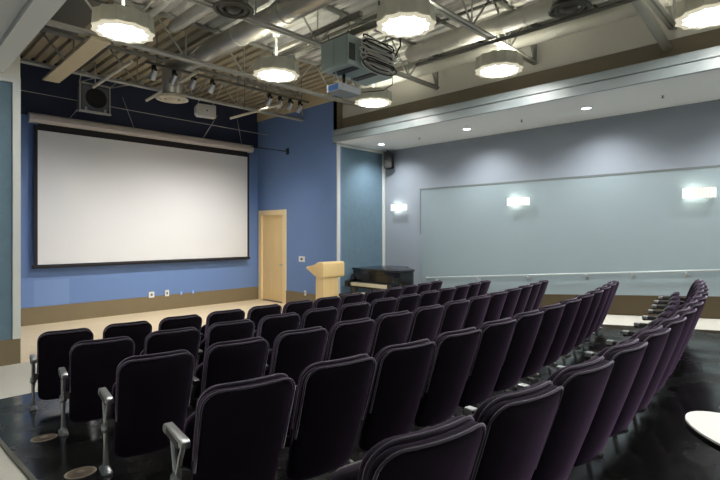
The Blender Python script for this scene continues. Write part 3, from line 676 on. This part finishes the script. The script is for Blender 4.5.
def seat_template(kind):
    parts = []
    # rear upholstered shell
    ol = rrect(0.210, 0.219, 0.065, 0.730, 0.07, 0.075)
    lay = [(0.209, -0.040), (0.16, -0.040), (0.09, -0.039), (0.03, -0.036), (0.010, -0.030), (0.0, -0.018), (0.0, 0.008), (0.012, 0.012)]
    parts.append(pillow(ol, lay, warp_back).build('back_shell', 'velvet', None, True))
    # front cushion, slightly taller
    ol2 = rrect(0.208, 0.216, 0.26, 0.742, 0.06, 0.085)
    lay2 = [(0.02, 0.004), (0.004, 0.010), (0.0, 0.022), (0.0, 0.045), (0.008, 0.058), (0.03, 0.068), (0.09, 0.075), (0.17, 0.076), (0.207, 0.076)]
    cu = pillow(ol2, lay2, warp_back).build('back_cushion', 'velvet', None, True); parts.append(cu)
    def rimtube(ol_, y, r, z_lo):
        p = [warp_back(x, y, z) for x, z in ol_ if z > z_lo]
        # keep order: start at right lower, over the top, to left lower
        return MB().tube(p, r, 6)
    o3 = [q for q in ol if True]
    parts.append(rimtube([q for q in ol if not (q[1] < 0.30)], -0.030, 0.0055, 0.3).build('rear_piping', 'piping', None, True))
    parts.append(rimtube([q for q in ol2 if not (q[1] < 0.34)], 0.018, 0.006, 0.34).build('front_piping', 'piping', None, True))
    # tipped-up seat
    def warp_seat(x, y, z): return (x, y + 0.33 - 0.34*(z-0.26), z)
    ol4 = rrect(0.215, 0.205, 0.22, 0.56, 0.05, 0.07)
    lay4 = [(0.17, -0.045), (0.09, -0.044), (0.03, -0.038), (0.006, -0.028), (0.0, -0.010), (0.0, 0.02), (0.01, 0.03)]
    parts.append(pillow(ol4, lay4, warp_seat).build('seat_cushion', 'velvet', None, True))
    lay5 = [(0.012, 0.030), (0.010, 0.042), (0.03, 0.046), (0.17, 0.048)]
    parts.append(pillow(ol4, lay5, warp_seat).build('seat_pan', 'seat_pan', None, True))
    # standards
    for sx in ([-0.243] + ([0.243] if kind == 'right' else [])):
        fy = 0.27
        m = MB()
        foot = [(sx-0.022, fy-0.09), (sx+0.022, fy-0.09), (sx+0.032, fy-0.06), (sx+0.032, fy+0.06), (sx+0.022, fy+0.09), (sx-0.022, fy+0.09), (sx-0.032, fy+0.06), (sx-0.032, fy-0.06)]
        m.loft([[(x, y, -SL*y) for x, y in foot], [(x, y, -SL*y+0.010) for x, y in foot],
                [(sx+(x-sx)*0.45, fy+(y-fy)*0.35, 0.035-SL*y) for x, y in foot]])
        m.tube([(sx, fy, -0.01), (sx, fy, 0.04), (sx, fy-0.005, 0.16), (sx, fy-0.01, 0.25)], [0.026, 0.016, 0.014, 0.017], 10)
        m.lathe([(0.001, -0.028), (0.024, -0.025), (0.034, -0.012), (0.034, 0.012), (0.024, 0.025), (0.001, 0.028)], (sx, fy-0.01, 0.255), 16, 'x', cap=False)
        # upper fork that carries the armrest
        m.tube([(sx, fy-0.01, 0.26), (sx, fy+0.04, 0.36), (sx, fy+0.07, 0.440)], [0.016, 0.013, 0.013], 8)
        m.tube([(sx, fy-0.01, 0.26), (sx, fy-0.06, 0.36), (sx, fy-0.11, 0.440)], [0.016, 0.013, 0.013], 8)
        leg = m.build('leg', 'chrome' if kind == 'left' else 'dark_cast', None, 'auto'); parts.append(leg)
        for yy in (fy-0.065, fy+0.065):
            q = MB().lathe([(0.012, 0.0), (0.012, 0.012), (0.005, 0.018)], (sx, yy, 0.009-SL*yy), 8).build('foot_bolt', 'bracket', None, 'auto'); q.parent = leg
        up = -0.03; fe = 0.13 if kind == 'left' else 0.14
        sd = [(fy-0.15, 0.471), (fy+fe, 0.464), (fy+fe+0.025, 0.446), (fy+fe+0.042, 0.456), (fy+fe+0.042, 0.480), (fy+fe+0.02, 0.498), (fy-0.13, 0.512), (fy-0.155, 0.504)]
        sd = [(a, h+up) for a, h in sd]
        m = MB(); m.prism(sd, 0, sx-0.022, sx+0.022, bevel=0.008)
        if kind != 'left': m.tube([(sx, fy+0.06, 0.42), (sx, fy+0.06, 0.45)], 0.012, 8)
        arm = m.build('armrest', 'chrome' if kind == 'left' else 'seat_pan', None, 'auto'); parts.append(arm)
        if kind == 'left': q = MB().box((sx-0.0255, fy-0.11, 0.460+up), (sx+0.0255, fy+0.10, 0.494+up), bevel=0.006).build('arm_pad', 'seat_pan', None)
        else: q = MB().box((sx-0.023, fy+fe-0.01, 0.462+up), (sx+0.023, fy+fe+0.045, 0.501+up), bevel=0.008).build('arm_cap', 'chrome', None)
        q.parent = arm
        # hinge bracket between standard and back
        sg = 1 if sx < 0 else -1
        parts.append(MB().hexa([(sx, 0.20, 0.27), (sx+sg*0.06, 0.15, 0.27), (sx+sg*0.06, 0.17, 0.27), (sx, 0.25, 0.27), (sx, 0.18, 0.33), (sx+sg*0.06, 0.13, 0.33), (sx+sg*0.06, 0.15, 0.33), (sx, 0.23, 0.33)], bevel=0.004).build('hinge_bracket', 'seat_pan', None))
    return parts
tmpl = {}
KC, XC = 0.0234, 3.012
ROWS = [(1.516, 0.5402, 4.9877), (1.5013, 0.5425, 3.9407), (1.4674, 0.5445, 2.8697), (1.420, 0.5273, 1.775), (1.398, 0.5297, 0.760)]
RN = ['front row', 'second row', 'third row', 'fourth row', 'back row']
YT = 0.0                # where the top of a back sits relative to the seat's origin
for r, (xr0, dx, yt) in enumerate(ROWS):
    for i in range(13):
        x = xr0 + dx*i; y = yt + KC*(x-XC)**2
        rz = math.atan(2*KC*(x-XC)) - 0.10; x, y = x - 0.217*math.cos(rz) - 0.012*math.sin(rz), y - 0.217*math.sin(rz) + 0.012*math.cos(rz)
        if i == 0: pos = 'at the left end' if r < 4 else 'at the left end'
        elif i == 12: pos = 'at the right end'
        elif i < 6: pos = ORD[i] + ' from the left'
        elif i == 6: pos = 'seventh from either end'
        else: pos = ORD[12-i] + ' from the right'
        lab = 'plum-black velvet theatre seat in the %s, %s' % (RN[r], pos)
        key = 'left' if i == 0 else 'right' if i == 12 else 'middle'
        if key not in tmpl:
            t = thing('theatre_seat', lab, 'seat', (x, y, fl(y)), rz, 'velvet theatre seats in five rows')
            for o in seat_template(key): o.parent = t
            tmpl[key] = t
        else: copy_thing(tmpl[key], (x, y, fl(y)), rz, lab)

# worn round floor covers by the left aisle
for lab, x, y in (('worn round floor cover beside the second row end seat', 0.97, 4.36), ('worn round floor cover beside the third row end seat', 0.95, 3.39)):
    t = thing('floor_cover', lab, 'cover', (x, y, fl(y)))
    t.rotation_euler = (-math.atan(SL), 0, 0)
    MB().lathe([(0.09, 0.0), (0.09, 0.004), (0.075, 0.005)], n=32).build('rim', 'worn_edge', t, 'auto')
    MB().lathe([(0.075, 0.004), (0.075, 0.007), (0.03, 0.008)], n=32).build('plate', 'worn', t, 'auto')
    MB().lathe([(0.026, 0.007), (0.024, 0.012)], n=16).build('boss', 'worn_edge', t, 'auto')

# ------------------------------------------------------------------ lights the room has
def spot(x, y, z, tx, ty, tz, power, size, blend=0.6, col=(1, 0.97, 0.92), rad=0.05):
    l = bpy.data.lights.new('spot_beam', 'SPOT'); l.energy = power; l.spot_size = math.radians(size); l.spot_blend = blend; l.color = col; l.shadow_soft_size = rad
    o = bpy.data.objects.new('spot_beam', l); C.objects.link(o); o.location = (x, y, z)
    o.rotation_euler = (Vector((tx, ty, tz)) - Vector((x, y, z))).to_track_quat('-Z', 'Y').to_euler(); return o
for x, y, lab in dn: spot(x, y, ZS-0.03, x+0.45, y, 1.2, 120, 135, 1.0, (0.98, 0.98, 1.0))
for y in (7.86, 4.65, 1.56, -1.55):        # the lamp inside each sconce
    l = bpy.data.lights.new('sconce_lamp', 'POINT'); l.energy = 1.3; l.shadow_soft_size = 0.03; l.color = (1, 0.98, 0.88)
    o = bpy.data.objects.new('sconce_lamp', l); C.objects.link(o); o.location = ((XR if y > 7.2 else XR-0.035) - 0.09, y + 0.10, 2.52)
for i, x in enumerate(heads):
    if i not in (1, 2): spot(x, TY+0.13, 4.58, 2.0 + i*0.62, YS-0.6, 0.3, 125, 88, 1.0, (1, 0.97, 0.93))

w = bpy.data.worlds.new('World'); scn.world = w; w.use_nodes = True
w.node_tree.nodes['Background'].inputs[0].default_value = (0.75, 0.8, 0.85, 1); w.node_tree.nodes['Background'].inputs[1].default_value = 0.3

# ------------------------------------------------------------------ camera
cd = bpy.data.cameras.new('camera'); cam = bpy.data.objects.new('camera', cd); C.objects.link(cam)
cam.location = (0, 0, CAMZ); cam.rotation_euler = (PI/2, 0, -math.radians(45.6))
cd.sensor_width = 36.0; cd.lens = 485.0/720*36; cd.shift_y = -7/720; cd.clip_start = 0.02
scn.camera = cam
scn.view_settings.view_transform = 'Standard'; scn.view_settings.look = 'None'; scn.view_settings.gamma = 1.0
scn.view_settings.exposure = 0.45; scn.view_settings.use_curve_mapping = False
